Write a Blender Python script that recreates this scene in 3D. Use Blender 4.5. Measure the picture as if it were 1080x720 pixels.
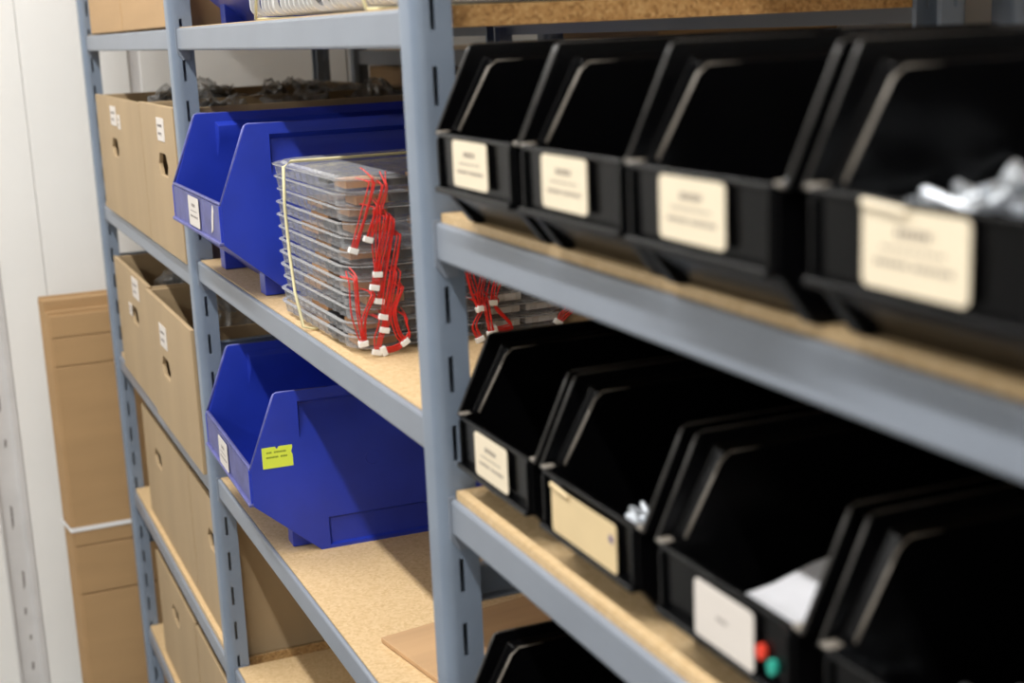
import bpy, bmesh, math, random
from mathutils import Vector, Matrix, noise
random.seed(7)
for o in list(bpy.data.objects): bpy.data.objects.remove(o, do_unlink=True)
scene = bpy.context.scene
COL = scene.collection
U = 0.055            # one slot pitch of the uprights, in metres: all lengths below are in slot pitches
ZF = 27.6            # height of the reference level (top shelf) above the floor, in slot pitches
W = 18.178           # bay width
def V(x, y, z): return Vector((x*U, y*U, (z+ZF)*U))

# ------------------------------------------------------------------ camera
cam = bpy.data.cameras.new('camera'); camo = bpy.data.objects.new('camera', cam); COL.objects.link(camo)
cam.sensor_width = 36; cam.lens = 50; cam.clip_start = 0.02; cam.clip_end = 50
yaw, pitch, roll = 1.1761, 0.2185, 0.0442
fwd = Vector((-math.sin(yaw)*math.cos(pitch), math.cos(yaw)*math.cos(pitch), -math.sin(pitch)))
rgt = Vector((math.cos(yaw), math.sin(yaw), 0)); dwn = fwd.cross(rgt)
r2 = rgt*math.cos(roll)+dwn*math.sin(roll); d2 = -rgt*math.sin(roll)+dwn*math.cos(roll)
m = Matrix((r2, -d2, -fwd)).transposed().to_4x4(); m.translation = V(18.258, -6.663, -0.247)
camo.matrix_world = m; scene.camera = camo
cam.dof.use_dof = True; cam.dof.focus_distance = 1.62; cam.dof.aperture_fstop = 6.0

# ------------------------------------------------------------------ world, exposure
wd = bpy.data.worlds.new('world'); scene.world = wd; wd.use_nodes = True
wd.node_tree.nodes['Background'].inputs[0].default_value = (.8, .85, .9, 1)
wd.node_tree.nodes['Background'].inputs[1].default_value = 0.05
scene.view_settings.view_transform = 'Standard'; scene.view_settings.look = 'None'
scene.view_settings.gamma = 1; scene.view_settings.use_curve_mapping = False
scene.view_settings.exposure = 0.50
scene.cycles.transparent_max_bounces = 24
LAMP_W = 15.0        # watts of each ceiling lamp above the aisle
LAMP_FILL = 9.0      # watts of each unseen lamp added beyond the aisle as fill light

# ------------------------------------------------------------------ materials
def lin(c): return tuple(((v/255)/12.92 if v/255 <= .04045 else ((v/255+.055)/1.055)**2.4) for v in c)+(1,)
MATS = {}
def mat(name, rgb, rough=.5, metal=0., var=.12, scale=20., bump=0., bscale=60., coat=0., spec=.5, stretch=(1,1,1), rgb2=None, vmin=.35, vmax=.65):
    if name in MATS: return MATS[name]
    M = bpy.data.materials.new(name); M.use_nodes = True; MATS[name] = M
    n = M.node_tree.nodes; l = M.node_tree.links; b = n['Principled BSDF']
    tc = n.new('ShaderNodeTexCoord'); mp = n.new('ShaderNodeMapping'); mp.inputs['Scale'].default_value = stretch
    l.new(tc.outputs['Object'], mp.inputs['Vector'])
    nz = n.new('ShaderNodeTexNoise'); nz.inputs['Scale'].default_value = scale; nz.inputs['Detail'].default_value = 5
    l.new(mp.outputs[0], nz.inputs['Vector'])
    cr = n.new('ShaderNodeValToRGB'); c1 = lin(rgb)
    c2 = lin(rgb2) if rgb2 else tuple(min(1, v*(1+var)) for v in c1[:3])+(1,)
    c0 = c1 if rgb2 else tuple(v*(1-var) for v in c1[:3])+(1,)
    cr.color_ramp.elements[0].color = c0; cr.color_ramp.elements[1].color = c2
    cr.color_ramp.elements[0].position = vmin; cr.color_ramp.elements[1].position = vmax
    l.new(nz.outputs['Fac'], cr.inputs[0]); l.new(cr.outputs[0], b.inputs['Base Color'])
    b.inputs['Roughness'].default_value = rough; b.inputs['Metallic'].default_value = metal
    b.inputs['Specular IOR Level'].default_value = spec; b.inputs['Coat Weight'].default_value = coat
    if bump:
        nb = n.new('ShaderNodeTexNoise'); nb.inputs['Scale'].default_value = bscale; nb.inputs['Detail'].default_value = 4
        l.new(mp.outputs[0], nb.inputs['Vector'])
        bp = n.new('ShaderNodeBump'); bp.inputs['Strength'].default_value = bump; bp.inputs['Distance'].default_value = .002
        l.new(nb.outputs['Fac'], bp.inputs['Height']); l.new(bp.outputs[0], b.inputs['Normal'])
    return M
def chip(name, base, dark, light):
    M = bpy.data.materials.new(name); M.use_nodes = True; MATS[name] = M
    n = M.node_tree.nodes; l = M.node_tree.links; b = n['Principled BSDF']
    tc = n.new('ShaderNodeTexCoord')
    v = n.new('ShaderNodeTexVoronoi'); v.inputs['Scale'].default_value = 330; l.new(tc.outputs['Object'], v.inputs['Vector'])
    sp = n.new('ShaderNodeSeparateColor'); l.new(v.outputs['Color'], sp.inputs[0])
    nz = n.new('ShaderNodeTexNoise'); nz.inputs['Scale'].default_value = 150; nz.inputs['Detail'].default_value = 6
    l.new(tc.outputs['Object'], nz.inputs['Vector'])
    ad = n.new('ShaderNodeMath'); ad.operation = 'MULTIPLY_ADD'; ad.inputs[1].default_value = .45
    l.new(sp.outputs[0], ad.inputs[0]); 
    ml = n.new('ShaderNodeMath'); ml.operation = 'MULTIPLY'; ml.inputs[1].default_value = .62; l.new(nz.outputs['Fac'], ml.inputs[0])
    l.new(ml.outputs[0], ad.inputs[2])
    cr = n.new('ShaderNodeValToRGB'); e = cr.color_ramp.elements
    e[0].color = lin(dark); e[0].position = .18; e[1].color = lin(light); e[1].position = .85
    k = e.new(.5); k.color = lin(base)
    l.new(ad.outputs[0], cr.inputs[0]); l.new(cr.outputs[0], b.inputs['Base Color'])
    b.inputs['Roughness'].default_value = .6
    bp = n.new('ShaderNodeBump'); bp.inputs['Strength'].default_value = .15; bp.inputs['Distance'].default_value = .001
    l.new(ad.outputs[0], bp.inputs['Height']); l.new(bp.outputs[0], b.inputs['Normal'])
    return M
def clear(name, tint, mixf, rough=.12, body=(.8,.8,.8)):
    M = bpy.data.materials.new(name); M.use_nodes = True; MATS[name] = M
    n = M.node_tree.nodes; l = M.node_tree.links; b = n['Principled BSDF']; out = n['Material Output']
    b.inputs['Base Color'].default_value = body+(1,); b.inputs['Roughness'].default_value = rough
    tr = n.new('ShaderNodeBsdfTransparent'); tr.inputs[0].default_value = tint+(1,)
    lw = n.new('ShaderNodeLayerWeight'); lw.inputs['Blend'].default_value = .35
    tc = n.new('ShaderNodeTexCoord'); nz = n.new('ShaderNodeTexNoise'); nz.inputs['Scale'].default_value = 90
    l.new(tc.outputs['Object'], nz.inputs['Vector'])
    bp = n.new('ShaderNodeBump'); bp.inputs['Strength'].default_value = .35; bp.inputs['Distance'].default_value = .002
    l.new(nz.outputs['Fac'], bp.inputs['Height']); l.new(bp.outputs[0], b.inputs['Normal'])
    ma = n.new('ShaderNodeMath'); ma.operation = 'MULTIPLY_ADD'; ma.inputs[1].default_value = .75; ma.inputs[2].default_value = mixf; ma.use_clamp = True
    l.new(lw.outputs['Facing'], ma.inputs[0])
    mx = n.new('ShaderNodeMixShader'); l.new(ma.outputs[0], mx.inputs[0]); l.new(tr.outputs[0], mx.inputs[1]); l.new(b.outputs[0], mx.inputs[2])
    l.new(mx.outputs[0], out.inputs['Surface'])
    return M
def emit(name, col, s):
    M = bpy.data.materials.new(name); M.use_nodes = True; b = M.node_tree.nodes['Principled BSDF']
    b.inputs['Emission Color'].default_value = col+(1,); b.inputs['Emission Strength'].default_value = s
    return M

M_WALL = mat('wall_paint', (236,235,232), .45, var=.02, scale=3)
M_GREYWALL = mat('grey_wall_paint', (128,126,122), .6, var=.03, scale=3)
M_TRIM = mat('panel_joint', (205,203,202), .5, var=.05, scale=12)
M_STAIN = mat('dirt_stain', (120,112,108), .8, var=.3, scale=60)
M_FLOOR = mat('floor_concrete', (150,150,148), .6, var=.1, scale=8, bump=.1)
M_CEIL = mat('ceiling_paint', (235,235,232), .7, var=.02)
M_STEEL = mat('blue_grey_paint', (118,130,146), .38, var=.05, scale=14, bump=.04, bscale=200)
M_BEAM = mat('beam_paint', (124,131,142), .36, var=.04, scale=10, bump=.03, bscale=180)
M_CHIP = chip('chipboard', (204,174,130), (190,158,112), (214,186,144))
M_CHIPE = chip('chipboard_edge_shaded', (184,138,82), (134,94,50), (208,168,112))  # darker than the boards: shade on their ends put into the colour
M_CARD = mat('cardboard', (166,142,108), .75, var=.06, scale=9, bump=.12, bscale=120, stretch=(1,1,.25))
M_CARD2 = mat('cardboard_plain', (174,140,98), .75, var=.05, scale=7, bump=.15, bscale=90, stretch=(.3,.3,2.5))
M_CARD3 = mat('cardboard_sheet', (184,148,108), .75, var=.08, scale=30, bump=.15, bscale=90, stretch=(1,.1,1))
M_CEDGE = mat('cardboard_edge', (206,168,112), .85, var=.2, scale=80)
M_BLACK = mat('black_plastic', (6,6,7), .22, var=.15, scale=30, bump=.03, bscale=300, spec=.13)
M_BLUE = mat('blue_plastic', (34,56,172), .36, var=.08, scale=16, bump=.03, bscale=250)
M_BLUEW = mat('blue_plastic_scuffed', (80,82,138), .5, var=.2, scale=40, bump=.05, bscale=250)
M_SCUFFHL = mat('scuffed_highlit_black_edge', (58,56,54), .35, var=.3, scale=60)  # grey tone paints the edge highlight together with wear
M_RIDGEHL = mat('worn_highlit_black_ridge', (126,119,110), .4, var=.25, scale=60)  # pale tone paints the bright highlight along ridge and ledge, with wear
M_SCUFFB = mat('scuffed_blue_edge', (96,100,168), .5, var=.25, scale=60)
M_LABEL = mat('label_paper', (226,212,186), .55, var=.02, scale=10)
M_LABELT = mat('label_paper_yellowed', (214,190,146), .6, var=.04, scale=20)
M_LABELW = mat('label_paper_white', (214,206,198), .55, var=.02, scale=10)
M_PRINT = mat('label_print', (92,78,76), .7, var=.05)
M_YEL = mat('yellow_tag', (226,242,78), .6, var=.03)
M_YPR = mat('tag_print', (120,140,40), .7)
M_STRAP = mat('white_strap', (235,235,235), .4, var=.02)
M_ZINC = mat('zinc_steel', (205,210,216), .38, metal=.6, var=.08, scale=50)
M_PAPER = mat('white_paper', (190,190,194), .7, var=.03, scale=30)
M_RED = mat('red_wire', (214,34,24), .4, var=.1, scale=60)
M_CONN = mat('white_connector', (238,236,232), .4, var=.03)
M_BAND = mat('rubber_band', (222,212,168), .6, var=.05)
M_BROWN = mat('brown_board', (176,128,84), .7, var=.15, scale=40)
M_DARK = mat('dark_component', (38,38,42), .4, var=.2)
M_WHITEC = mat('white_component', (225,222,218), .5, var=.04)
M_INK = mat('purple_ink', (60,40,120), .6); M_SR = mat('sticker_red', (225,62,40), .5); M_ST = mat('sticker_teal', (40,160,140), .5)
M_TRAY = clear('clear_tray', (.96,.965,.97), .085, rough=.06, body=(.5,.5,.51))
M_FLANGE = clear('tray_flange', (.95,.95,.95), .16, rough=.08, body=(.46,.46,.46))
M_FLANGEW = clear('tray_flange_lit', (.95,.95,.95), .4, rough=.1, body=(.78,.77,.75))  # whiter flange copy: bright light on the upright trays put into the colour
M_BAG = clear('clear_bag', (.9,.9,.9), .05, rough=.08, body=(.4,.4,.4))
M_BAGD = mat('dark_goods', (44,42,40), .35, var=.3, scale=40, bump=.5, bscale=70)
M_LAMPB = mat('lamp_housing', (230,230,230), .4, var=.02)
M_LAMP = emit('lamp_tube', (1., .98, .94), 6.)

# ------------------------------------------------------------------ mesh helpers
class MB:
    def __init__(s): s.v = []; s.f = []
    def add(s, vs, fs):
        k = len(s.v); s.v += [tuple(v) for v in vs]; s.f += [tuple(i+k for i in f) for f in fs]; return s
    def box(s, x0, x1, y0, y1, z0, z1):
        return s.add([(x0,y0,z0),(x1,y0,z0),(x1,y1,z0),(x0,y1,z0),(x0,y0,z1),(x1,y0,z1),(x1,y1,z1),(x0,y1,z1)],
            [(0,3,2,1),(4,5,6,7),(0,1,5,4),(1,2,6,5),(2,3,7,6),(3,0,4,7)])
    def prism(s, poly, a0, a1, axis):
        # poly: list of 2D points; axis 'x': (y,z), 'y': (x,z), 'z': (x,y)
        def mk(p, a): return {'x': (a,p[0],p[1]), 'y': (p[0],a,p[1]), 'z': (p[0],p[1],a)}[axis]
        n = len(poly)
        return s.add([mk(p,a0) for p in poly]+[mk(p,a1) for p in poly],
            [tuple(range(n-1,-1,-1)), tuple(range(n,2*n))]+[(i,(i+1)%n,n+(i+1)%n,n+i) for i in range(n)])
    def tube(s, pts, r, n=6, caps=True):
        pts = [Vector(p) for p in pts]; rings = []; up = Vector((.31,.52,.79))
        for i, p in enumerate(pts):
            t = (pts[min(i+1,len(pts)-1)]-pts[max(i-1,0)]).normalized()
            a = t.cross(up); a = a.normalized() if a.length > 1e-4 else Vector((1,0,0)); b = t.cross(a)
            rr = r[i] if isinstance(r, (list,tuple)) else r
            rings.append([p+(a*math.cos(2*math.pi*k/n)+b*math.sin(2*math.pi*k/n))*rr for k in range(n)])
        vs = [q for R in rings for q in R]; fs = []
        for i in range(len(pts)-1):
            for k in range(n): fs.append((i*n+k, i*n+(k+1)%n, (i+1)*n+(k+1)%n, (i+1)*n+k))
        if caps: fs += [tuple(range(n-1,-1,-1)), tuple(range((len(pts)-1)*n, len(pts)*n))]
        return s.add(vs, fs)
    def mesh(s, name, m, smooth=False):
        me = bpy.data.meshes.new(name)
        me.from_pydata([(x*U,y*U,z*U) for x,y,z in s.v], [], s.f)
        me.materials.append(m); me.validate()
        if smooth: me.shade_smooth()
        return me
def fixnormals(me):
    bm = bmesh.new(); bm.from_mesh(me); bmesh.ops.remove_doubles(bm, verts=bm.verts, dist=1e-5)
    bmesh.ops.recalc_face_normals(bm, faces=bm.faces); bm.to_mesh(me); bm.free()
def link(name, me, parent=None, loc=None):
    o = bpy.data.objects.new(name, me); COL.objects.link(o)
    if parent is not None: o.parent = parent
    if loc is not None: o.location = (loc[0]*U, loc[1]*U, loc[2]*U)
    return o
def build(name, mb, m, parent=None, loc=None, bevel=0, seg=2, solid=0, smooth=False, off=0.):
    me = mb.mesh(name, m, smooth)
    if solid or bevel: fixnormals(me)
    o = link(name, me, parent, loc)
    if solid:
        q = o.modifiers.new('solid', 'SOLIDIFY'); q.thickness = solid*U; q.offset = off; q.use_even_offset = True
    if bevel:
        q = o.modifiers.new('bevel', 'BEVEL'); q.width = bevel*U; q.segments = seg; q.limit_method = 'ANGLE'; q.angle_limit = math.radians(28)
        q.harden_normals = False
        me.shade_smooth()
        w = o.modifiers.new('wn', 'WEIGHTED_NORMAL'); w.keep_sharp = True
    return o
def tag(o, label=None, cat=None, group=None, kind=None):
    if label: o['label'] = label
    if cat: o['category'] = cat
    if group: o['group'] = group
    if kind: o['kind'] = kind
    return o
def thing(name, label, cat, loc, rz=0, group=None, rot=None):
    o = bpy.data.objects.new(name, None); COL.objects.link(o); o.empty_display_size = .02
    o.location = V(*loc); o.rotation_euler = rot or (0,0,rz)
    return tag(o, label, cat, group)
def copy_tree(o, parent=None):
    c = o.copy(); COL.objects.link(c); c.parent = parent
    for ch in list(o.children): copy_tree(ch, c)
    return c
def struct(name, mb, m):
    mb.v = [(x,y,z+ZF) for x,y,z in mb.v]
    return tag(build(name, mb, m), kind='structure')

# ------------------------------------------------------------------ the room
XW, XE, YB, YF, ZC = -42.0, 40.0, 20.5, -58.0, 19.6
struct('floor', MB().box(XW-1, XE+1, YF-1, YB+1, -ZF-1, -ZF), M_FLOOR)
struct('ceiling', MB().box(XW-1, XE+1, YF-1, YB+1, ZC, ZC+1), M_CEIL)
struct('wall_back', MB().box(XW-1, XE+1, YB, YB+1, -ZF, ZC), M_WALL)
struct('wall_right', MB().box(XE, XE+1, YF, YB, -ZF, ZC), M_WALL)
struct('wall_front', MB().box(XW-1, XE+1, YF-1, YF, -ZF, ZC), M_GREYWALL)
wl = struct('wall_left', MB().box(XW-1, XW-.3, YF, YB, -ZF, ZC), M_TRIM)
def wpart(name, mb, m, bevel=0):
    mb.v = [(x,y,z+ZF) for x,y,z in mb.v]; return build(name, mb, m, wl, bevel=bevel)
edges = [(-58,-26.1),(-26,-15.2),(-15.12,-4.95),(-3.75,-2.05),(-2.037,2.1),(2.55,11.3),(11.38,20.5)]
for a, b in edges: wpart('wall_panel', MB().box(XW-.32, XW, a, b, -ZF, ZC), M_WALL, .03)
wpart('joint_profile', MB().box(XW-.3, XW-.14, -4.92, -3.78, -ZF, ZC), M_TRIM)
wpart('joint_lip', MB().box(XW-.3, XW+.04, -4.02, -3.76, -ZF, ZC), M_TRIM, .03)
wpart('joint_lip', MB().box(XW-.3, XW+.02, -4.96, -4.84, -ZF, ZC), M_TRIM, .03)
wpart('joint_profile', MB().box(XW-.3, XW-.1, 2.1, 2.55, -ZF, ZC), M_TRIM)
mb = MB()
for z, h, dy in [(-14.5,.8,0),(-16.2,.4,.05),(-19.4,1.1,-.05),(-22.2,.9,.1),(-23.6,.35,.02),(-24.8,.25,.1),(-26.1,.4,.05),(-12.6,.3,0)]:
    y = -4.45+dy
    mb.add([(XW-.135,y,z-h/2),(XW-.135,y+.08,z-h*.3),(XW-.135,y+.1,z+h*.4),(XW-.135,y+.02,z+h/2)], [(0,1,2,3)])
wpart('grime_mark', mb, M_STAIN)

# ------------------------------------------------------------------ ceiling lamps along the aisle, and an unseen row added as fill light
for xc, yc_, pw in ((-27.,-10.6,LAMP_W),(-3.,-10.6,LAMP_W),(21.,-10.6,LAMP_W),(-27.,-40.,LAMP_FILL),(-3.,-40.,LAMP_FILL),(21.,-40.,LAMP_FILL)):
    near = yc_ > -20
    t = thing('ceiling_light', 'long white ceiling lamp with a bright tube %s' % ('above the aisle' if near else 'added for fill light beyond the aisle'), 'lamp', (xc, yc_, ZC-1.0), group='ceiling lamps above the aisle' if near else 'ceiling lamps added for fill light')
    build('lamp_housing', MB().prism([(-1.2,1.0),(1.2,1.0),(.9,.45),(-.9,.45)], -11, 11, 'x'), M_LAMPB, t, bevel=.05)
    mb = MB(); mb.tube([(-10.5,0,.25),(10.5,0,.25)], .24, 12); build('lamp_tube', mb, M_LAMP, t, smooth=True)
    ld = bpy.data.lights.new('lamp_light', 'AREA'); ld.shape = 'RECTANGLE'; ld.size = 21*U; ld.size_y = .8*U
    ld.energy = pw; ld.color = (1., .99, .97)
    lo = bpy.data.objects.new('lamp_light', ld); COL.objects.link(lo); lo.parent = t; lo.location = (0,0,-.05*U)

# ------------------------------------------------------------------ shelving rack
def post_mesh():
    prof = [(.25,.28),(.35,.28),(.35,.16),(.35,.036),(.35,-.036),(.35,-.1)]
    for k in range(1,6):
        a = math.pi/2*k/6; prof.append((.17+.18*math.cos(a), -.1-.18*math.sin(a)))
    prof += [(.17,-.28),(0,-.28)]
    full = prof+[(-x,y) for x,y in reversed(prof[:-1])]
    zs = [-ZF]
    for k in range(-27, 9): zs += [k-.26, k+.26]
    zs.append(9.5); zs = sorted(zs)
    mb = MB(); n = len(full)
    vs = [(x,y,z) for z in zs for x,y in full]; fs = []
    slotseg = [i for i in range(n-1) if abs(abs(full[i][0])-.35) < 1e-6 and abs(full[i][1]+full[i+1][1]) < 1e-6]
    for j in range(len(zs)-1):
        hole = j % 2 == 1
        for i in range(n-1):
            if hole and i in slotseg: continue
            fs.append((j*n+i, j*n+i+1, (j+1)*n+i+1, (j+1)*n+i))
    mb.add(vs, fs); me = mb.mesh('post', M_STEEL)
    fixnormals(me); me.shade_smooth(); return me
PM = post_mesh()
def post(parent, x, y, flip=False):
    o = link('post', PM, parent, (x-.35, y, 0)); o.rotation_euler = (0,0,math.pi if flip else 0)
    q = o.modifiers.new('solid', 'SOLIDIFY'); q.thickness = .03*U; q.offset = -1
    w = o.modifiers.new('es', 'EDGE_SPLIT'); w.split_angle = math.radians(40)
    return o
BH = .54
def beam_mesh():
    h = BH
    pr = [(0,-.05),(.015,-.015),(.05,0),(.08,0),(.08,-.28),(.4,-.28),(.4,-.33),(.1,-.33),(.1,-h),(.05,-h),(.015,-h+.015),(0,-h+.05)]
    me = MB().prism(pr, .02, W-.72, 'x').mesh('beam', M_BEAM); fixnormals(me); return me
BM = beam_mesh()
cmb = MB().prism([(-.03,.03),(.3,.03),(.3,-.78),(.1,-.78),(-.03,-.6)], .0, .05, 'x')
CM = cmb.mesh('connector', M_BEAM); fixnormals(CM)
BOARDS = {}
def board_mesh(th, d):
    k = (th, d)
    if k not in BOARDS:
        mb = MB().box(.04, W-.74, 0, d, -th, 0); me = mb.mesh('shelf_board', M_CHIP); me.materials.append(M_CHIPE)
        for p in me.polygons:
            if abs(p.normal.x) > .5: p.material_index = 1
        BOARDS[k] = me
    return BOARDS[k]
def shelf(parent, x0, y0, ztop, th=.30, d=8.5, front=True):
    # ztop: top of the front beam
    for flip in (False, True):
        b = link('beam', BM, parent, (x0, y0-.13, ztop) if not flip else (x0+W-.7, y0+8.83, ztop))
        if flip: b.rotation_euler = (0,0,math.pi)
        for xx in (.0, W-.75):
            link('connector', CM, b, (xx, 0, 0))
    bo = link('shelf_board', board_mesh(th, d), parent, (x0, y0-.04, ztop-.28+th))
    return ztop-.28+th
def tie(parent, x, y0, y1, z):
    build('depth_tie', MB().prism([(-.05,z),(.12,z),(.12,z-.06),(.0,z-.06),(.0,z-.5),(.14,z-.5),(.14,z-.56),(-.05,z-.56)], y0, y1, 'y'), M_STEEL, parent, (x-.4,0,0), bevel=.02)
rack = thing('shelving_rack', 'blue-grey steel shelving rack with slotted posts and chipboard shelves full of bins', 'shelving', (0,0,0))
for k in range(-2, 2):
    post(rack, k*W, 0); post(rack, k*W, 8.7, True)
for k in (-2, -1, 0, 1):
    for z in (-8.02, -19.0): tie(rack, k*W, .3, 8.4, z)
Z = {}
for z in (.04, -6.12, -11.88, -17.32, -23.05): Z[('a', z)] = shelf(rack, -2*W, 0, z, .3 if z > 0 else .42)
for z in (.04, -5.80, -11.64, -17.1): Z[('b', z)] = shelf(rack, -W, 0, z)
for x_, z in ((-2*W,7.0),(-W,7.0),(0,7.0)): shelf(rack, x_, 0, z)  # unseen upper level, added so that it shades the back of the rack
for z in (-2.83, -6.81, -10.83): Z[('c', z)] = shelf(rack, 0, 0, z, .40)
S0 = Z[('b', .04)]; S1 = Z[('b', -5.80)]; S2 = Z[('b', -11.64)]; S3 = Z[('b', -17.1)]
T1 = Z[('c', -2.83)]; T2 = Z[('c', -6.81)]; T3 = Z[('c', -10.83)]
A0, A1, A2, A3, A4 = [Z[('a', z)] for z in (.04, -6.12, -11.88, -17.32, -23.05)]

rack2 = thing('shelving_rack', 'dim blue-grey steel rack standing back to back behind the bin shelves', 'shelving', (0,10.2,0))
for k in range(-2, 2):
    post(rack2, k*W, 0); post(rack2, k*W, 8.7, True)
for k in (-2, -1, 0):
    for z in (6.0, -.95, -5.9, -11.7, -17.3): shelf(rack2, k*W, 0, z)  # highest level is unseen, added for its shade

# ------------------------------------------------------------------ open-front bins
def bin_parts(root, m, mw, w, L, H, zr, zl, ys, yb, s, band, th, bev, blue=False):
    mb = MB()
    A=(0,zr); B=(ys,H); C=(L,H); A1_=(band,zr+.03); B1_=(ys+band*.8,H-band*.75); C1_=(L,H-band*.75)
    e = .04
    A2_=(band+e,zr+.05); B2_=(ys+band*.8+e,H-band*.75-e); C2_=(L,H-band*.75-e)
    D=(L,0); E=(yb,0); F=(.03,zl); As=(.02,zr)
    for side in (0,1):
        X = (lambda x: x) if side == 0 else (lambda x: w-x)
        tp = s*.9
        def P(p, x): return (X(x),p[0],p[1])
        if not blue:
            mb.add([P(A,0),P(B,0),P(B1_,0),P(A1_,0),P(C,0),P(C1_,0)], [(0,1,2,3),(1,4,5,2)])
            mb.add([P(A1_,0),P(B1_,0),P(C1_,0),P(A2_,s),P(B2_,s),P(C2_,s)], [(0,1,4,3),(1,2,5,4)])
            mb.add([P(A,0),P(A1_,0),P(A2_,s),P(As,s)], [(0,1,2,3)])
        if blue:
            yr = ys+.48; z1 = H-.22; z2 = z1-.85; y3 = yb+.15; z3 = .75; z4 = .07; dp = .2
            mb.add([P(As,s),P(B,s),P((yr,H),s),P((yr,z1),s),P((yr,z2),s),P((y3,z3),s),P((y3,z4),s),P(E,s),P(F,s)], [tuple(range(9))])
            mb.add([P((yr,H),s),P(C,s),P((L,z1),s),P((yr,z1),s)], [(0,1,2,3)])
            mb.add([P((yr,z2),s),P((L,z2),s),P((L,z3),s),P((y3,z3),s)], [(0,1,2,3)])
            mb.add([P((y3,z4),s),P((L,z4),s),P(D,s),P(E,s)], [(0,1,2,3)])
            q = s+dp
            mb.add([P((yr,z1),s),P((L,z1),s),P((L,z2),s),P((yr,z2),s),P((yr+.05,z1-.1),q),P((L,z1-.1),q),P((L,z2+.45),q),P((yr+.05,z2+.45),q)],
                   [(0,1,5,4),(4,5,6,7),(7,6,2,3),(0,4,7,3)])
            q = s+.07
            mb.add([P((y3,z3),s),P((L,z3),s),P((L,z4),s),P((y3,z4),s),P((y3+.05,z3-.05),q),P((L,z3-.05),q),P((L,z4+.02),q),P((y3+.05,z4+.02),q)],
                   [(0,1,5,4),(4,5,6,7),(7,6,2,3),(0,4,7,3)])
        else:
            mb.add([P(As,s),P(A2_,s),P(B2_,s),P(C2_,s),P(D,s),P(E,s),P(F,s)], [tuple(range(7))])
    x0, x1 = s, w-s
    def Q(p, x): return (x,p[0],p[1])
    mb.add([Q(E,x0),Q(E,x1),Q(D,x1),Q(D,x0)], [(0,1,2,3)])
    mb.add([Q(F,x0),Q(F,x1),Q(E,x1),Q(E,x0)], [(0,1,2,3)])
    mb.add([Q(D,x0),Q(D,x1),Q(C2_,x1),Q(C,x1 if blue else w),Q(C,x0 if blue else 0),Q(C2_,x0)], [tuple(range(6))])
    mb.add([Q(As,x0),Q(As,x1),Q(F,x1),Q(F,x0)], [(0,1,2,3)])
    body = build('body', mb, m, root, solid=th, bevel=bev, off=0)
    fr = MB()
    fr.box(x0-.01, x1+.01, -.035, .05, zr-.03, zr+.03)
    build('front_rim', fr, mw, root, bevel=.022)
    fr = MB(); fr.box(x0-.02, x1+.02, -.1, .05, zl-.03, zl+.05)
    build('label_rail', fr, mw if blue else m, root, bevel=.022)
    for xx in (x0, x1-.07):
        build('front_rib', MB().box(xx, xx+.07, -.05, .03, zl+.02, zr-.03), m, root, bevel=.02)
    if blue:
        build('front_plate', MB().box(x0+.05, x1-.05, -.035, .0, zl+.04, zr-.04), mw, root)
        for xx in (.5, w-1.0):
            build('foot', MB().prism([(yb-.6,.5),(yb-.6,.01),(yb-.02,.01),(yb-.02,.05)], xx, xx+.5, 'x'), m, root, bevel=.03)
    else:
        for xx in (s-.02, w-s-.16):
            build('foot', MB().prism([(.02,zl),(yb-.2,.02),(yb-.12,.0),(yb+.1,.0),(yb+.1,.06),(.12,zl)], xx, xx+.18, 'x'), m, root, bevel=.02)
    for side in (0,1):
        X = (lambda x: x) if side == 0 else (lambda x: w-x)
        xo = s if blue else 0
        yl = min(L, ys+(1.2 if blue else 1.6))
        rr = .03 if blue else .019
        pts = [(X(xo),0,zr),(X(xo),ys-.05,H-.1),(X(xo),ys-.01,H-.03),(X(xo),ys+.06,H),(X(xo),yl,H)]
        mb = MB(); mb.tube(pts, [rr,rr,rr,rr*.9,rr*.3], 6); build('rim_edge', mb, M_SCUFFB if blue else M_SCUFFHL, root, smooth=True)
        if not blue:
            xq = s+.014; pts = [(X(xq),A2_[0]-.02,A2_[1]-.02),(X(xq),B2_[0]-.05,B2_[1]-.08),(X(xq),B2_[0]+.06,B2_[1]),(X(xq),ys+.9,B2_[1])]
            mb = MB(); mb.tube(pts, [rr*1.1,rr*1.0,rr*.8,rr*.1], 6); build('rim_step', mb, M_RIDGEHL, root, smooth=True)  # thin tube carrying the painted highlight of the step
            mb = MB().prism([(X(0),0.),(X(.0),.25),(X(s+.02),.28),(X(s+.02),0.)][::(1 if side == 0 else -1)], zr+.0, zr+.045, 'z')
            build('rim_ledge', mb, M_RIDGEHL, root, bevel=.015)
    # handle bar across the back rim
    build('back_rim', MB().box(.02, w-.02, L-.06, L+.08, H-.12, H), m, root, bevel=.03)
    return body
def make_black(name, label, loc, rz=0, group=None):
    t = thing(name, label, 'bin', loc, rz, group)
    return t
proto = thing('storage_bin', 'p', 'bin', (0,0,0)); bin_parts(proto, M_BLACK, M_BLACK, 2.62, 4.25, 2.25, 1.15, .46, .52, .55, .13, .24, .045, .02)
bproto = thing('storage_bin', 'p', 'bin', (0,0,0)); bin_parts(bproto, M_BLUE, M_BLUEW, 5.67, 9.0, 3.75, 2.12, 1.27, .65, 1.5, .09, .2, .06, .025, True)
used = set()
def place_bin(p, label, loc, rz=0, group=None):
    o = p if p.name not in used else copy_tree(p)
    used.add(p.name)
    o.location = V(*loc); o.rotation_euler = (0,0,rz)
    return tag(o, label, 'bin', group)
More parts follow.
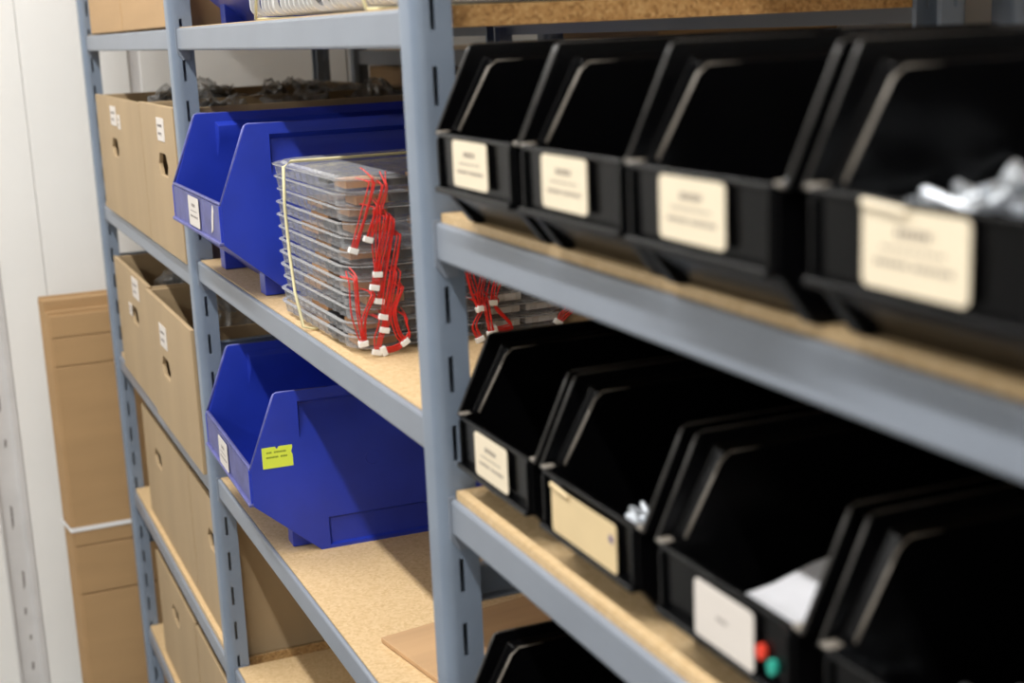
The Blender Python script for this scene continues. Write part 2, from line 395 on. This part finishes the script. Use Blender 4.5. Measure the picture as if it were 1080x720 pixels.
def dashes(rows, x0, z0, y, h):
    # printed words as short strokes: rows of (x, z, width, height)
    mb = MB()
    for x, z, w, hh in rows:
        k = 0
        while k < w-1e-6:
            ww = min(.05, w-k); mb.add([(x0+x+k,y,z0+z),(x0+x+k+ww*.72,y,z0+z),(x0+x+k+ww*.72,y,z0+z+hh),(x0+x+k,y,z0+z+hh)], [(0,1,2,3)]); k += .062
    return mb
def label_card(root, x, z, w, h, m=M_LABEL, text=True, curl=False, y=-.06):
    r = .06; poly = []
    for cx, cz, a0 in ((x+w-r,z+h-r,0),(x+r,z+h-r,90),(x+r,z+r,180),(x+w-r,z+r,270)):
        for k in range(4):
            a = math.radians(a0+30*k); poly.append((cx+r*math.cos(a), cz+r*math.sin(a)))
    lb = build('label', MB().prism(poly, y-.012, y, 'y'), m, root)
    if text:
        rows = [(w*.34,h*.66,w*.34,h*.11),(w*.2,h*.5,w*.6,h*.035),(w*.14,h*.3,w*.32,h*.07),(w*.5,h*.3,w*.38,h*.07)]
        build('label_print', dashes(rows, x, z, y-.0135, h), M_PRINT, lb)
    if curl:
        mb = MB(); n = 6
        for i in range(n):
            a0 = math.pi*.9*i/n; a1 = math.pi*.9*(i+1)/n; rr = .05
            f = lambda a: (y-.01+rr*math.sin(a)*-.6, z+h-.02+rr*(1-math.cos(a))*.6)
            p0, p1 = f(a0), f(a1)
            mb.add([(x+.02,p0[0],p0[1]),(x+w*curl,p0[0],p0[1]-.03),(x+w*curl,p1[0],p1[1]-.03),(x+.02,p1[0],p1[1])], [(0,1,2,3)])
        build('label_curl', mb, m, lb, solid=.012)
    return lb
G1 = 'black bins on the shelf above'; G2 = 'black bins on the shelf below'
row1 = [(1.06,-.42,0,'black open-front bin next to the slotted post, front row with beams at its foot, upper bin shelf'),
        (3.74,-.42,0,'second black bin from the slotted post on the upper bin shelf, cream label'),
        (6.41,-.5,0,'third black bin from the post on the upper bin shelf, few bolts inside'),
        (9.17,-.42,0,'fourth black bin from the post on the upper bin shelf, heaped with zinc bolts')]
row1[0] = row1[0][:3]+('black open-front bin closest to the slotted post on the upper bin shelf, empty',)
R1 = []
for x, y, rz, lab in row1: R1.append(place_bin(proto, lab, (x, y, T1), rz, 'black bins on the upper bin shelf'))
row2 = [(.18,0,0,'black open-front bin closest to the slotted post on the lower bin shelf, empty, white label'),
        (2.99,0,0,'black bin on the lower bin shelf with a wide yellowed curling label and shiny screws'),
        (5.91,0,0,'black bin holding white paper, red and teal dots on its front'),
        (8.80,0,0,'black bin beside the one holding white paper, lower bin shelf')]
R2 = []
for x, y, rz, lab in row2: R2.append(place_bin(proto, lab, (x, y, T2), rz, 'black bins on the lower bin shelf'))
R3 = place_bin(proto, 'black open-front bin standing beneath the lower bin shelf, beside the post', (1.12,-.5,T3))
label_card(R1[0], .75, .57, 1.1, .56); label_card(R1[1], .72, .57, 1.08, .56); label_card(R1[2], .76, .57, 1.1, .56)
label_card(R1[3], .82, .55, 1.12, .58, curl=.45)
label_card(R2[0], .78, .53, 1.12, .6); label_card(R2[1], .46, .50, 1.68, .58, M_LABELT, False, .3)
lb = label_card(R2[2], .9, .5, 1.06, .6, M_LABELW, False); build('label_print', dashes([(.42,.3,.2,.04)], .9, .5, -.0735, .6), M_PRINT, lb)
build('ink_mark', MB().prism([(1.97,.88),(2.06,.84),(2.08,.9),(2.0,.95)], -.078, -.073, 'y'), M_INK, R2[1])
for xx, zz, mm in ((2.04,.76,M_SR),(2.22,.68,M_ST)):
    poly = [(xx+.062*math.cos(k*math.pi/8), zz+.075*math.sin(k*math.pi/8)) for k in range(16)]
    build('round_sticker', MB().prism(poly, -.06, -.01, 'y'), mm, R2[2])

BU = place_bin(bproto, 'large blue open-front bin beside the stacked clear trays', (-17.15,-.72,S1), 0)
BL = place_bin(bproto, 'large blue open-front bin with a yellow tag on its side', (-17.2,-.42,S2), math.radians(-1.5))
BT = place_bin(bproto, 'large blue bin on the top shelf, next to trays standing on edge', (-17.2,-.2,S0), 0)
lb = label_card(BU, 2.2, 1.36, 1.2, .68, M_LABELW); 
mb = MB().prism([(4.6,1.42),(4.78,1.5),(4.95,1.9),(4.88,2.05),(4.72,1.8),(4.66,1.6)], -.05, -.036, 'y'); build('sticker_scrap', mb, M_LABELW, BU)
label_card(BL, 1.95, 1.31, 1.12, .70, M_LABELW)
# yellow tag with a notch on the side wall facing the aisle end
xs = 5.67-.09+.035
mb = MB(); ty, tz = .27, 2.08
mb.add([(xs+.012,ty+a_,tz+b_) for a_,b_ in ((0,0),(.3,0),(.38,0),(.68,0),(.68,.48),(.38,.48),(.34,.42),(.3,.48),(0,.48))], [(0,1,7,8),(1,2,6),(1,6,7),(2,5,6),(2,3,4,5)])
yt = build('yellow_tag', mb, M_YEL, BL, solid=.01)
pm = MB()
for z, y0, y1 in ((2.42,.37,.49),(2.42,.54,.80),(2.31,.36,.63),(2.31,.68,.82)):
    y = y0
    while y < y1: pm.add([(xs+.02,y,z),(xs+.02,y+.022,z),(xs+.02,y+.022,z+.04),(xs+.02,y,z+.04)], [(0,1,2,3)]); y += .03
build('tag_print', pm, M_YPR, yt)
# moulded maker's mark on the blue side wall: a square ring with a round ring inside
mb = MB(); yc, zc = 2.75, 2.0
for a, b, c, d in ((-.32,.32,.28,.32),(-.32,.32,-.32,-.28),(-.32,-.28,-.28,.28)): mb.box(xs-.01, xs+.012, yc+a, yc+b, zc+c, zc+d)
pts = [(xs+.002, yc+.02+.17*math.cos(k*math.pi/10), zc+.17*math.sin(k*math.pi/10)) for k in range(21)]
mb.tube(pts, .02, 4); build('moulded_mark', mb, M_BLUE, BL)

# ------------------------------------------------------------------ cardboard boxes with hand holes
def hand_box(label, x0, x1, y0, y1, z0, h, hole, labs, rz=0, group=None):
    w = x1-x0; t = thing('cardboard_box', label, 'box', (x0, y0, z0), rz, group)
    cx, cz = hole; a, b = .72, .3
    O = [(w,h*.5),(w,h),(cx,h),(0,h),(0,h*.5),(0,0),(cx,0),(w,0)]
    I = [(cx+a,cz),(cx+a*.7,cz+b),(cx,cz+b*1.05),(cx-a*.7,cz+b),(cx-a,cz),(cx-a*.7,cz-b),(cx,cz-b),(cx+a*.7,cz-b)]
    mb = MB(); vs = [(p[0],0,p[1]) for p in O]+[(p[0],0,p[1]) for p in I]
    mb.add(vs, [(i,(i+1)%8,8+(i+1)%8,8+i) for i in range(8)])
    build('front_panel', mb, M_CARD, t, solid=.12, off=-1 if False else 0, bevel=.02)
    d = y1-y0; mb = MB()
    mb.box(0,.11,.07,d,0.02,h-.03); mb.box(w-.11,w,.07,d,.02,h-.03); mb.box(.11,w-.11,d-.11,d,.02,h); mb.box(.11,w-.11,.07,d-.11,.02,.12)
    build('body', mb, M_CARD, t, bevel=.02)
    for lx, lz, lw, lh in labs:
        lb = build('label', MB().box(lx-x0, lx-x0+lw, -.075, -.062, lz-z0, lz-z0+lh), M_LABELW, t)
        build('label_print', dashes([(lw*.15,lh*.6,lw*.6,lh*.12),(lw*.15,lh*.25,lw*.5,lh*.12)], lx-x0, lz-z0, -.077, lh), M_PRINT, lb)
    return t
GB = 'cardboard bins in the far bay'
bxA = hand_box('kraft box with hand hole and bags, beneath the top cartons at the outer post', -34.3,-24.55,-.2,8.2,A1,4.0,(3.9,2.35),[(-30.75,-2.88,1.25,.62),(-29.2,-2.95,.5,.45)],0)
bxB = hand_box('kraft box with hand hole and narrow label, behind the slotted post beside the blue bin', -24.35,-18.95,-.22,8.2,A1,4.05,(3.3,2.45),[(-21.5,-2.88,1.1,.62)])
bxC = hand_box('kraft box with hand hole on the second box shelf, at the outer post', -33.9,-26.45,-.2,8.2,A2,4.05,(4.1,2.55),[(-29.75,-8.5,1.3,.68),(-31.0,-9.3,.6,.4)])
bxD = hand_box('kraft box on the second box shelf with a crumpled clear bag showing over its edge', -26.35,-19.0,-.28,8.2,A2,4.0,(2.7,2.0),[(-24.2,-9.1,1.15,.68)])
bxE = hand_box('kraft box on the third box shelf at the outer post, no label', -33.4,-24.4,.16,8.2,A3,4.1,(3.0,2.75),[])
bxF = hand_box('kraft box on the third box shelf beside the slotted post, hand hole without label', -24.3,-18.95,.16,8.2,A3,4.1,(3.2,2.75),[])
bxG = hand_box('kraft box on the lowest box shelf in view, at the outer post', -33.6,-26.0,.16,8.2,A4,4.1,(3.6,2.8),[])
bxH = hand_box('kraft box on the lowest box shelf in view, beside the slotted post', -25.8,-18.95,.16,8.2,A4,4.1,(3.2,2.8),[])

def carton(name, label, x0, x1, y0, y1, z0, h, m=M_CARD2, rz=0):
    w, d = x1-x0, y1-y0; t = thing(name, label, 'box', (x0,y0,z0), rz)
    build('body', MB().box(0,w,0,d,0.01,h-.05), m, t, bevel=.05)
    for a, b in ((0,d*.495),(d*.505,d)): build('flap', MB().box(.0,w,a,b,h-.05,h+.02), m, t, bevel=.02)
    build('tape', MB().box(w*.0,w*1.0,d*.44,d*.56,h+.021,h+.03), M_BAND, t)
    return t
carton('carton', 'closed kraft carton on the top shelf at the outer end post', -34.4,-26.9,-.16,7.6,A0,5.2)
carton('carton', 'closed kraft carton on the top shelf beside the slotted post', -26.8,-18.95,-.16,7.6,A0,5.4)
carton('carton', 'brown carton behind the blue bin on the top shelf', -17.9,-12.5,9.0+1.3,15.5,-.7,5.0)
carton('carton', 'dark brown carton on the rack behind, seen under the top shelf', -36.0,-29.0,10.4,16.5,-5.88,4.3)

k = 0
for xa in (-27.5,-17.6,-10.8,.4,7.2):  # extra cartons added to block light and darken the space behind the bins
    for zz, hh in ((-11.98,5.2),(-6.18,4.4)):
        if xa == -17.6 and zz > -7: hh = 4.0
        carton('carton', 'brown carton added to darken the rack behind the bin shelves', xa, xa+6.4, 10.5, 17.5, zz, hh)['group'] = 'cartons added to darken the rear rack'
# ------------------------------------------------------------------ plastic bags lying in the boxes
def bag(label, x, y, z, rx, ry, rz_, seed, m=M_BAG, dark=True):
    t = thing('plastic_bag', label, 'bag', (x,y,z), 0, 'clear bags lying in the open boxes')
    def blob(k, amp, sc, n=26, mm=18):
        mb = MB(); vs = []; fs = []
        for i in range(mm+1):
            th = math.pi*i/mm
            for j in range(n):
                ph = 2*math.pi*j/n; d = Vector((math.sin(th)*math.cos(ph), math.sin(th)*math.sin(ph), math.cos(th)))
                q = d*sc+Vector((seed*3.1, seed, k))
                r = 1+amp*noise.noise(q*1.6)+amp*.8*abs(noise.noise(q*3.7))+amp*.6*(abs(noise.noise(q*8))-.2)
                vs.append((d.x*rx*r*k, d.y*ry*r*k, max(d.z*rz_*r*k, -rz_*.6)))
        for i in range(mm):
            for j in range(n): fs.append((i*n+j, i*n+(j+1)%n, (i+1)*n+(j+1)%n, (i+1)*n+j))
        return mb.add(vs, fs)
    build('bag_film', blob(1., .75, 1.3), m, t)
    if dark: build('bag_contents', blob(.68, .5, 1.2), M_BAGD, t, smooth=True)
    return t
for i, (x,y,r) in enumerate([(-27.6,1.3,1.0),(-31.9,3.4,1.0),(-28.2,4.8,1.0),(-31.2,6.9,.9),(-26.7,6.9,.85)]):
    bag('crumpled clear bag of dark goods in the topmost hand-hole box at the outer post', x, y, A1+3.5, 1.35*r, .75*r, .6*r, i+1)
for i, (x,y,r) in enumerate([(-21.8,1.3,1.0),(-21.4,3.8,1.05),(-21.9,6.2,.95)]):
    bag('crumpled clear bag of dark goods in the hand-hole box beside the upper blue bin', x, y, A1+3.45, 1.3*r, .75*r, .6*r, i+11)
for i, (x,y) in enumerate([(-30.2,1.6),(-30.0,4.6)]):
    bag('crumpled bag of dark goods in the second-shelf box at the outer post', x, y, A2+3.1, 1.9, .85, .6, i+21)
bag('pale crumpled clear bag sticking up from the second-shelf box', -21.0, 1.1, A2+3.5, .95, .6, .8, 31, dark=False)
bag('crumpled bag of dark goods at the back of the box with the pale bag', -22.5, 3.6, A2+3.1, 1.7, 1.1, .6, 32)

# ------------------------------------------------------------------ clear trays
def ring(w, d, r, off, n=5, ribs=0.):
    pts = []
    w2, d2 = w/2-off, d/2-off
    def side(x0,y0,x1,y1,nx,ny,k):
        for i in range(1,k):
            f = i/k; s = ribs if (i % 2) else 0.
            pts.append((x0+(x1-x0)*f-nx*s, y0+(y1-y0)*f-ny*s))
    cs = [(w2-r,-d2+r,-90),(w2-r,d2-r,0),(-w2+r,d2-r,90),(-w2+r,-d2+r,180)]
    for c in range(4):
        cx, cy, a0 = cs[c]
        for k in range(n+1):
            a = math.radians(a0+90*k/n); pts.append((cx+r*math.cos(a), cy+r*math.sin(a)))
        nx_, ny_, na = cs[(c+1)%4]
        e0 = pts[-1]; a = math.radians(na); e1 = (nx_+r*math.cos(a), ny_+r*math.sin(a))
        dirn = [(1,0),(0,1),(-1,0),(0,-1)][c]
        side(e0[0],e0[1],e1[0],e1[1],dirn[0],dirn[1],18)
    return pts
TW, TD, TH = 5.0, 4.4, .25
def tray_mesh(rad=.55):
    mb = MB(); rows = [(.03,.0,0),(.035,-.01,0),(.045,-.03,.08),(.07,-.2,.09),(.14,-.235,.03)]
    rs = []
    for off, z, rb in rows: rs.append([(x,y,z) for x,y in ring(TW,TD,rad-off*.6,off,5,rb)])
    n = len(rs[0]); vs = [p for r in rs for p in r]; fs = []
    for i in range(len(rs)-1):
        for k in range(n): fs.append((i*n+k,i*n+(k+1)%n,(i+1)*n+(k+1)%n,(i+1)*n+k))
    fs.append(tuple((len(rs)-1)*n+k for k in range(n)))
    mb.add(vs, fs); me = mb.mesh('tray_shell', M_TRAY); fixnormals(me); return me
TM = tray_mesh()
def flange_mesh(th, rad=.55):
    mb = MB(); rs = [[(x,y,z) for x,y in ring(TW,TD,rad-o_*.6,o_,5,0)] for o_,z in ((0,0),(0,th),(.08,th),(.08,0))]; n = len(rs[0])
    mb.add([p for r in rs for p in r], [(i*n+k,i*n+(k+1)%n,((i+1)%4)*n+(k+1)%n,((i+1)%4)*n+k) for i in range(4) for k in range(n)])
    me = mb.mesh('flange', M_FLANGEW if th > .03 else M_FLANGE); fixnormals(me); return me
FM = flange_mesh(.014); FMW = flange_mesh(.06, .2); TMW = tray_mesh(.2)
GOODS = []
for nm, m_, bx in (('brown_board', M_BROWN, (1.55,2.2,-1.9,-1.2)),('brown_board', M_BROWN, (1.6,2.25,-.75,.0)),('brown_board', M_BROWN, (-.6,.5,-1.95,-1.1)),
                   ('dark_component', M_DARK, (1.7,2.3,-1.2,-.75)),('dark_component', M_DARK, (.7,1.3,-1.98,-1.5)),('dark_component', M_DARK, (1.6,2.3,.1,.5)),
                   ('white_card', M_WHITEC, (1.5,2.28,.6,1.2)),('white_card', M_WHITEC, (1.45,2.27,1.3,1.95))):
    GOODS.append((nm, MB().box(bx[0],bx[1],bx[2],bx[3],-.2,-.06).mesh(nm, m_)))
def tray(label, group, loc, rot=(0,0,0), goods=True):
    t = thing('clear_tray', label, 'tray', loc, 0, group, rot)
    link('tray_shell', TM if goods else TMW, t); link('flange', FM if goods else FMW, t)
    if goods:
        for k, (nm, g) in enumerate(GOODS):
            if nm == 'white_card' or random.random() < .8:
                q = link(nm, g, t); q.location = (random.uniform(-.25,.0)*U, random.uniform(-.12,.12)*U, random.uniform(-.02,.06)*U)
    return t
NT = 12; tz0 = S1+.31; xt, yt_ = -7.6, 2.22
ORD = ['bottom','second','third','fourth','fifth','sixth','seventh','eighth','ninth','tenth','eleventh','topmost']
for i in range(NT):
    tray(('%s clear tray counted up from the shelf in the rubber-banded stack' % ORD[i]), 'clear trays stacked beside the blue bin', (xt+random.uniform(-.04,.04), yt_+random.uniform(-.03,.03), tz0+i*TH), (0,0,math.radians(random.uniform(-.6,.6)+1)))
ztop = tz0+(NT-1)*TH+.06
lid = MB(); rr_ = [[(x,y,z) for x,y in ring(TW,TD,.55,o_,5,0)] for o_,z in ((0,0),(.1,.0),(.13,.04))]; n_ = len(rr_[0])
lid.add([p for r_ in rr_ for p in r_], [(i*n_+k,i*n_+(k+1)%n_,(i+1)*n_+(k+1)%n_,(i+1)*n_+k) for i in range(2) for k in range(n_)]+[tuple(2*n_+k for k in range(n_))])
lo_ = build('tray_lid', lid, M_TRAY); lo_.location = V(xt, yt_, ztop-.03); tag(lo_, 'flat clear lid on top of the rubber-banded tray stack', 'lid')
# rubber band round the stack: up the front, over the top
def band_loop(label, pts, r=.03):
    mb = MB(); mb.tube(pts, r, 6); return tag(build('rubber_band', MB().add([(x,y,z+ZF) for x,y,z in mb.v], mb.f), M_BAND, smooth=True), label, 'rubber band')
xb = -8.6
band_loop('pale rubber band stretched around the stack of clear trays', [(xb,yt_+2.2,ztop+.05),(xb+.15,yt_,ztop+.06),(xb+.2,.05,ztop+.07),(xb+.2,-.1,ztop-.02),(xb+.1,-.11,ztop-.8),(xb+.2,-.11,ztop-1.7),(xb+.4,-.11,ztop-2.4),(xb+.8,-.1,S1+.1),(xb+.8,.1,S1+.035),(xb+.5,yt_,S1+.035),(xb+.1,yt_+2.3,S1+.06),(xb,yt_+2.32,ztop-1.),(xb,yt_+2.25,ztop+.07)])
for g, (xa, nn) in enumerate(((-10.55, 16),(-5.35, 15))):
    for i in range(nn):
        tray('clear tray standing on edge on the top shelf, %s' % ('in the group beside the blue bin' if g == 0 else 'in the group beside the slotted post'), 'clear trays standing on edge on the top shelf, %s group' % ('bin side' if g == 0 else 'post side'), (xa+.2+i*.3, 2.2+random.uniform(-.05,.05), S0+TW/2+.07), (0, math.pi/2, math.radians(random.uniform(-.2,.2))), goods=False)
    L_ = nn*.3
    band_loop('pale rubber band around the on-edge trays %s, top shelf' % ('beside the blue bin' if g == 0 else 'beside the slotted post'),
        [(xa+.6,-.04,S0+.02),(xa+.9,-.05,S0+.6),(xa+.55,-.05,S0+3.5),(xa+.6,0,S0+TW+.05),(xa+.6,4.3,S0+TW+.05),(xa+.6,4.45,S0+2.),(xa+.6,4.4,S0+.03),(xa+.6,-.04,S0+.02)] if g == 0 else
        [(xa+2.6,-.04,S0+.02),(xa+2.2,-.05,S0+.6),(xa+1.9,-.05,S0+3.5),(xa+2.,0,S0+TW+.05),(xa+2.,4.3,S0+TW+.05),(xa+2.,4.45,S0+2.),(xa+2.,4.4,S0+.03),(xa+2.6,-.04,S0+.02)])

# red wire harnesses hanging from the trays
HAR = [
[(0.58,-2.81),(0.39,-3.35),(0.17,-3.85)],[(0.75,-2.88),(0.6,-3.29),(0.44,-3.68)],[(0.64,-3.24),(0.58,-3.78),(0.55,-4.29)],
[(0.76,-3.42),(0.62,-3.95),(0.48,-4.51)],[(0.88,-3.53),(0.73,-4.12),(0.57,-4.77)],[(0.96,-3.76),(0.78,-4.46),(0.62,-5.05)],
[(0.87,-4.39),(0.74,-4.87),(0.62,-5.28)],[(0.13,-4.44),(0.14,-4.97),(0.2,-5.47)],[(0.45,-4.71),(0.27,-5.07),(0.23,-5.47)],
[(0.61,-5.2),(0.52,-5.45),(0.46,-5.66)],[(1.01,-5.24),(1.05,-5.45),(0.84,-5.64),(0.61,-5.68)],[(0.94,-4.66),(0.78,-5.01),(0.84,-5.39),(0.94,-5.54)],
[(2.24,-4.59),(2.32,-4.89),(2.41,-5.12)],[(2.53,-4.63),(2.46,-4.87),(2.45,-5.11)],[(2.73,-4.69),(2.68,-4.84),(2.66,-5.03)],
[(2.54,-5.12),(2.57,-5.35),(2.59,-5.58)],[(2.44,-5.2),(2.3,-5.45),(2.38,-5.68)],[(2.69,-5.14),(2.9,-5.39),(3.0,-5.54),(2.72,-5.58)],[(4.14,-5.38),(4.03,-5.45),(3.95,-5.55)]]
def smoothpts(p, n=5):
    p = [Vector(q) for q in p]; out = []
    for i in range(len(p)-1):
        a, b, c, d = p[max(i-1,0)], p[i], p[i+1], p[min(i+2,len(p)-1)]
        for k in range(n):
            t = k/n
            out.append(.5*((2*b)+(c-a)*t+(2*a-5*b+4*c-d)*t*t+(3*b-a-3*c+d)*t**3))
    return out+[p[-1]]
for i, h in enumerate(HAR):
    xo = -5.02+.02*(i % 4)+.05
    t = thing('wire_harness', 'red wire harness with a white plug hanging from the stack of clear trays', 'wire harness', (xo, h[-1][0], h[-1][1]), 0, 'red wire harnesses hanging from the tray stack')
    oy, oz = h[-1]; dirv = Vector((0, h[-1][0]-h[-2][0], h[-1][1]-h[-2][1])).normalized(); perp = Vector((0, -dirv.z, dirv.y))
    for k in range(4):
        o = (k-1.5)*.032; fan = random.uniform(.3,2.6)
        jz = random.uniform(-.06,.16); p0 = [(-.3-random.uniform(0,.25), h[0][0]-oy+o*3+random.uniform(-.12,.12), h[0][1]-oz+.12+jz), (-.06, h[0][0]-oy+o*fan, h[0][1]-oz+.08+jz*.5)]
        pts = p0+[(random.uniform(-.01,.03), a-oy+perp.y*o*(fan if j < len(h)-1 else 1), b-oz+perp.z*o) for j, (a,b) in enumerate(h)]
        mb = MB(); mb.tube(smoothpts(pts, 4), .0125, 5); build('wire', mb, M_RED, t, smooth=True)
    mb = MB(); a = .085; b = .05
    mb.box(-.045,.045,-a,a,-b,b); cn = build('plug', mb, M_CONN, t, bevel=.012)
    cn.rotation_euler = (math.atan2(dirv.y, -dirv.z)*.9, 0, 0); cn.location = (0, dirv.y*.04*U, dirv.z*.04*U)

# ------------------------------------------------------------------ bolts, papers
def bolt_mesh():
    mb = MB(); hexa = [(.1*math.cos(k*math.pi/3), .1*math.sin(k*math.pi/3)) for k in range(6)]
    mb.prism(hexa, 0, .075, 'z')
    pts = []; rad = []
    for k in range(17): pts.append((0,0,-.03*k)); rad.append(.052 if k % 2 else .042)
    mb.tube(pts, rad, 8); return mb.mesh('bolt', M_ZINC)
BO = bolt_mesh()
def bolts(label, group, n, fn, bounds, sc=1.):
    from mathutils import Euler
    for i in range(n):
        for k in range(40):                       # keep head and tip inside the bin walls
            x, y, z = fn(i); e = Euler((random.uniform(.9,2.2), random.uniform(-.5,.5), random.uniform(0,6.28)))
            tip = Vector((x,y,z))+e.to_matrix() @ Vector((0,0,-.48*sc))
            if all(bounds[0]+.1*sc < q.x < bounds[1]-.1*sc and q.y > bounds[2]+.1*sc and q.z > bounds[3]+.08*sc for q in (Vector((x,y,z)), tip)): break
        else: continue
        o = link('bolt', BO); o.location = V(x, y, z); o.rotation_euler = e; o.scale = (sc,)*3; tag(o, label, 'bolt', group)
def heap(x0,x1,y0,y1,z0,surf):
    def f(i):
        x = random.uniform(x0,x1); y = random.uniform(y0,y1); zt = surf(x,y)
        return x, y, max(z0, zt-abs(random.gauss(0,.16)) if i % 2 else random.uniform(z0, max(z0,zt)))
    return f
bolts('zinc bolt in the big heap inside the fourth bin from the post, upper bin shelf', 'bolts heaped in the fourth upper bin', 85,
      heap(9.5,11.5,.2,2.2,T1+.15, lambda x,y: T1+1.08+.42*min(1,max(0,(x-9.9)/.5))*min(1.,y/.8)), (9.33,11.62,-.36,T1+.1))
bolts('zinc bolt lying in the corner of the third bin from the post, upper bin shelf', 'bolts in the third upper bin', 26,
      heap(8.1,8.78,.1,.7,T1+.15, lambda x,y: T1+.98+.32*max(0,1-(8.78-x)/.6)), (6.58,8.87,-.42,T1+.1))
bolts('shiny zinc screw heaped in the black bin with the yellowed label', 'screws in the bin with the yellowed label', 70,
      heap(4.55,5.4,.16,.75,T2+.5, lambda x,y: T2+.85+.4*max(0,1-(5.4-x)/.8)), (3.16,5.45,.06,T2+.5), .6)
bolts('zinc bolt in the black bin beside the one holding white paper', 'bolts in the last bin of the lower shelf', 22,
      heap(9.1,11.1,.3,1.6,T2+.5, lambda x,y: T2+.82), (8.97,11.25,.06,T2+.5))
for k in range(4):
    mb = MB(); n = 7; vs = []; fs = []
    for i in range(n+1):
        for j in range(2):
            x = -.7+1.32*j; y = -.9+1.8*i/n; vs.append((x, y, .03*math.sin(i*1.1+k)+.02*j))
    for i in range(n): fs.append((2*i,2*i+1,2*i+3,2*i+2))
    mb.add(vs, fs)
    o = build('paper_sheet', mb, M_PAPER, solid=.02)
    o.location = V(7.6+.02*k, 1.22-.02*k, T2+.80+.075*k); o.rotation_euler = (math.radians(6), math.radians(-3), math.radians(-2+2*k))
    tag(o, 'white paper slip lying in the black bin with the red and teal dots', 'paper', 'paper slips in the black bin')
# filling beneath the papers
mb = MB().box(7.1,8.25,.6,2.6,0.06,.45)
o = build('paper_pad', MB().box(-.6,.6,-.9,1.,0,.7), M_PAPER, bevel=.03); o.location = V(7.6,1.6,T2+.06)
tag(o, 'block of white paper under the slips in the black bin', 'paper pad')

# ------------------------------------------------------------------ cardboard sheet lying on the shelf
mb = MB(); n = 14; w_, d_ = 5.0, 6.4; vs = []
o = build('cardboard_sheet', MB().box(0,w_,0,d_,0.02,.12), M_CARD3, bevel=.015)
o.location = V(-6.1,.51,S2); o.rotation_euler = (0,0,math.radians(9))
tag(o, 'flat piece of brown cardboard lying on the chipboard shelf beside the blue bin', 'cardboard')

# ------------------------------------------------------------------ bundle of flattened cartons against the end wall
bd = thing('carton_bundle', 'tall strapped bundle of flattened brown cartons leaning at the white wall', 'cardboard', (-38.4,0,-ZF))
H0 = ZF-10.35
for i in range(11):
    x1 = -.02-.15*i; y0 = -2.42-.016*i+random.uniform(-.03,.03); h = H0+.02*i+random.uniform(-.1,.1)+(.25 if i > 3 else 0)
    y1 = 3.6+random.uniform(-.1,.1)
    if i == 0:
        for a, b in ((0,ZF-21.95),(ZF-21.9,ZF-19.9),(ZF-19.86,ZF-12.5),(ZF-12.47,ZF-11.35),(ZF-11.32,H0-.1)):
            build('flattened_carton', MB().box(x1-.13,x1,y0+.05,y1,a,b), M_CARD2, bd, bevel=.03)
    else:
        build('flattened_carton', MB().box(x1-.13,x1-.0,y0,y1,0,h), M_CARD2, bd, bevel=.03)
zs = ZF-19.15
lo = [(.0,-2.42),(-.05,-2.48),(-1.66,-2.66),(-1.69,-2.64),(-1.69,3.75),(.0,3.75)]; li = [(-.03,-2.40),(-.06,-2.46),(-1.64,-2.64),(-1.66,-2.62),(-1.66,3.72),(-.03,3.72)]
mb = MB(); n = len(lo); dx = .025
mb.add([(x+dx,y,z) for z in (zs-.085,zs+.085) for x,y in lo]+[(x+dx,y,z) for z in (zs-.085,zs+.085) for x,y in li], [(i,(i+1)%n,n+(i+1)%n,n+i) for i in range(n)]+[(2*n+i,3*n+i,3*n+(i+1)%n,2*n+(i+1)%n) for i in range(n)]+[(n+i,n+(i+1)%n,3*n+(i+1)%n,3*n+i) for i in range(n)])
build('strap', mb, M_STRAP, bd)
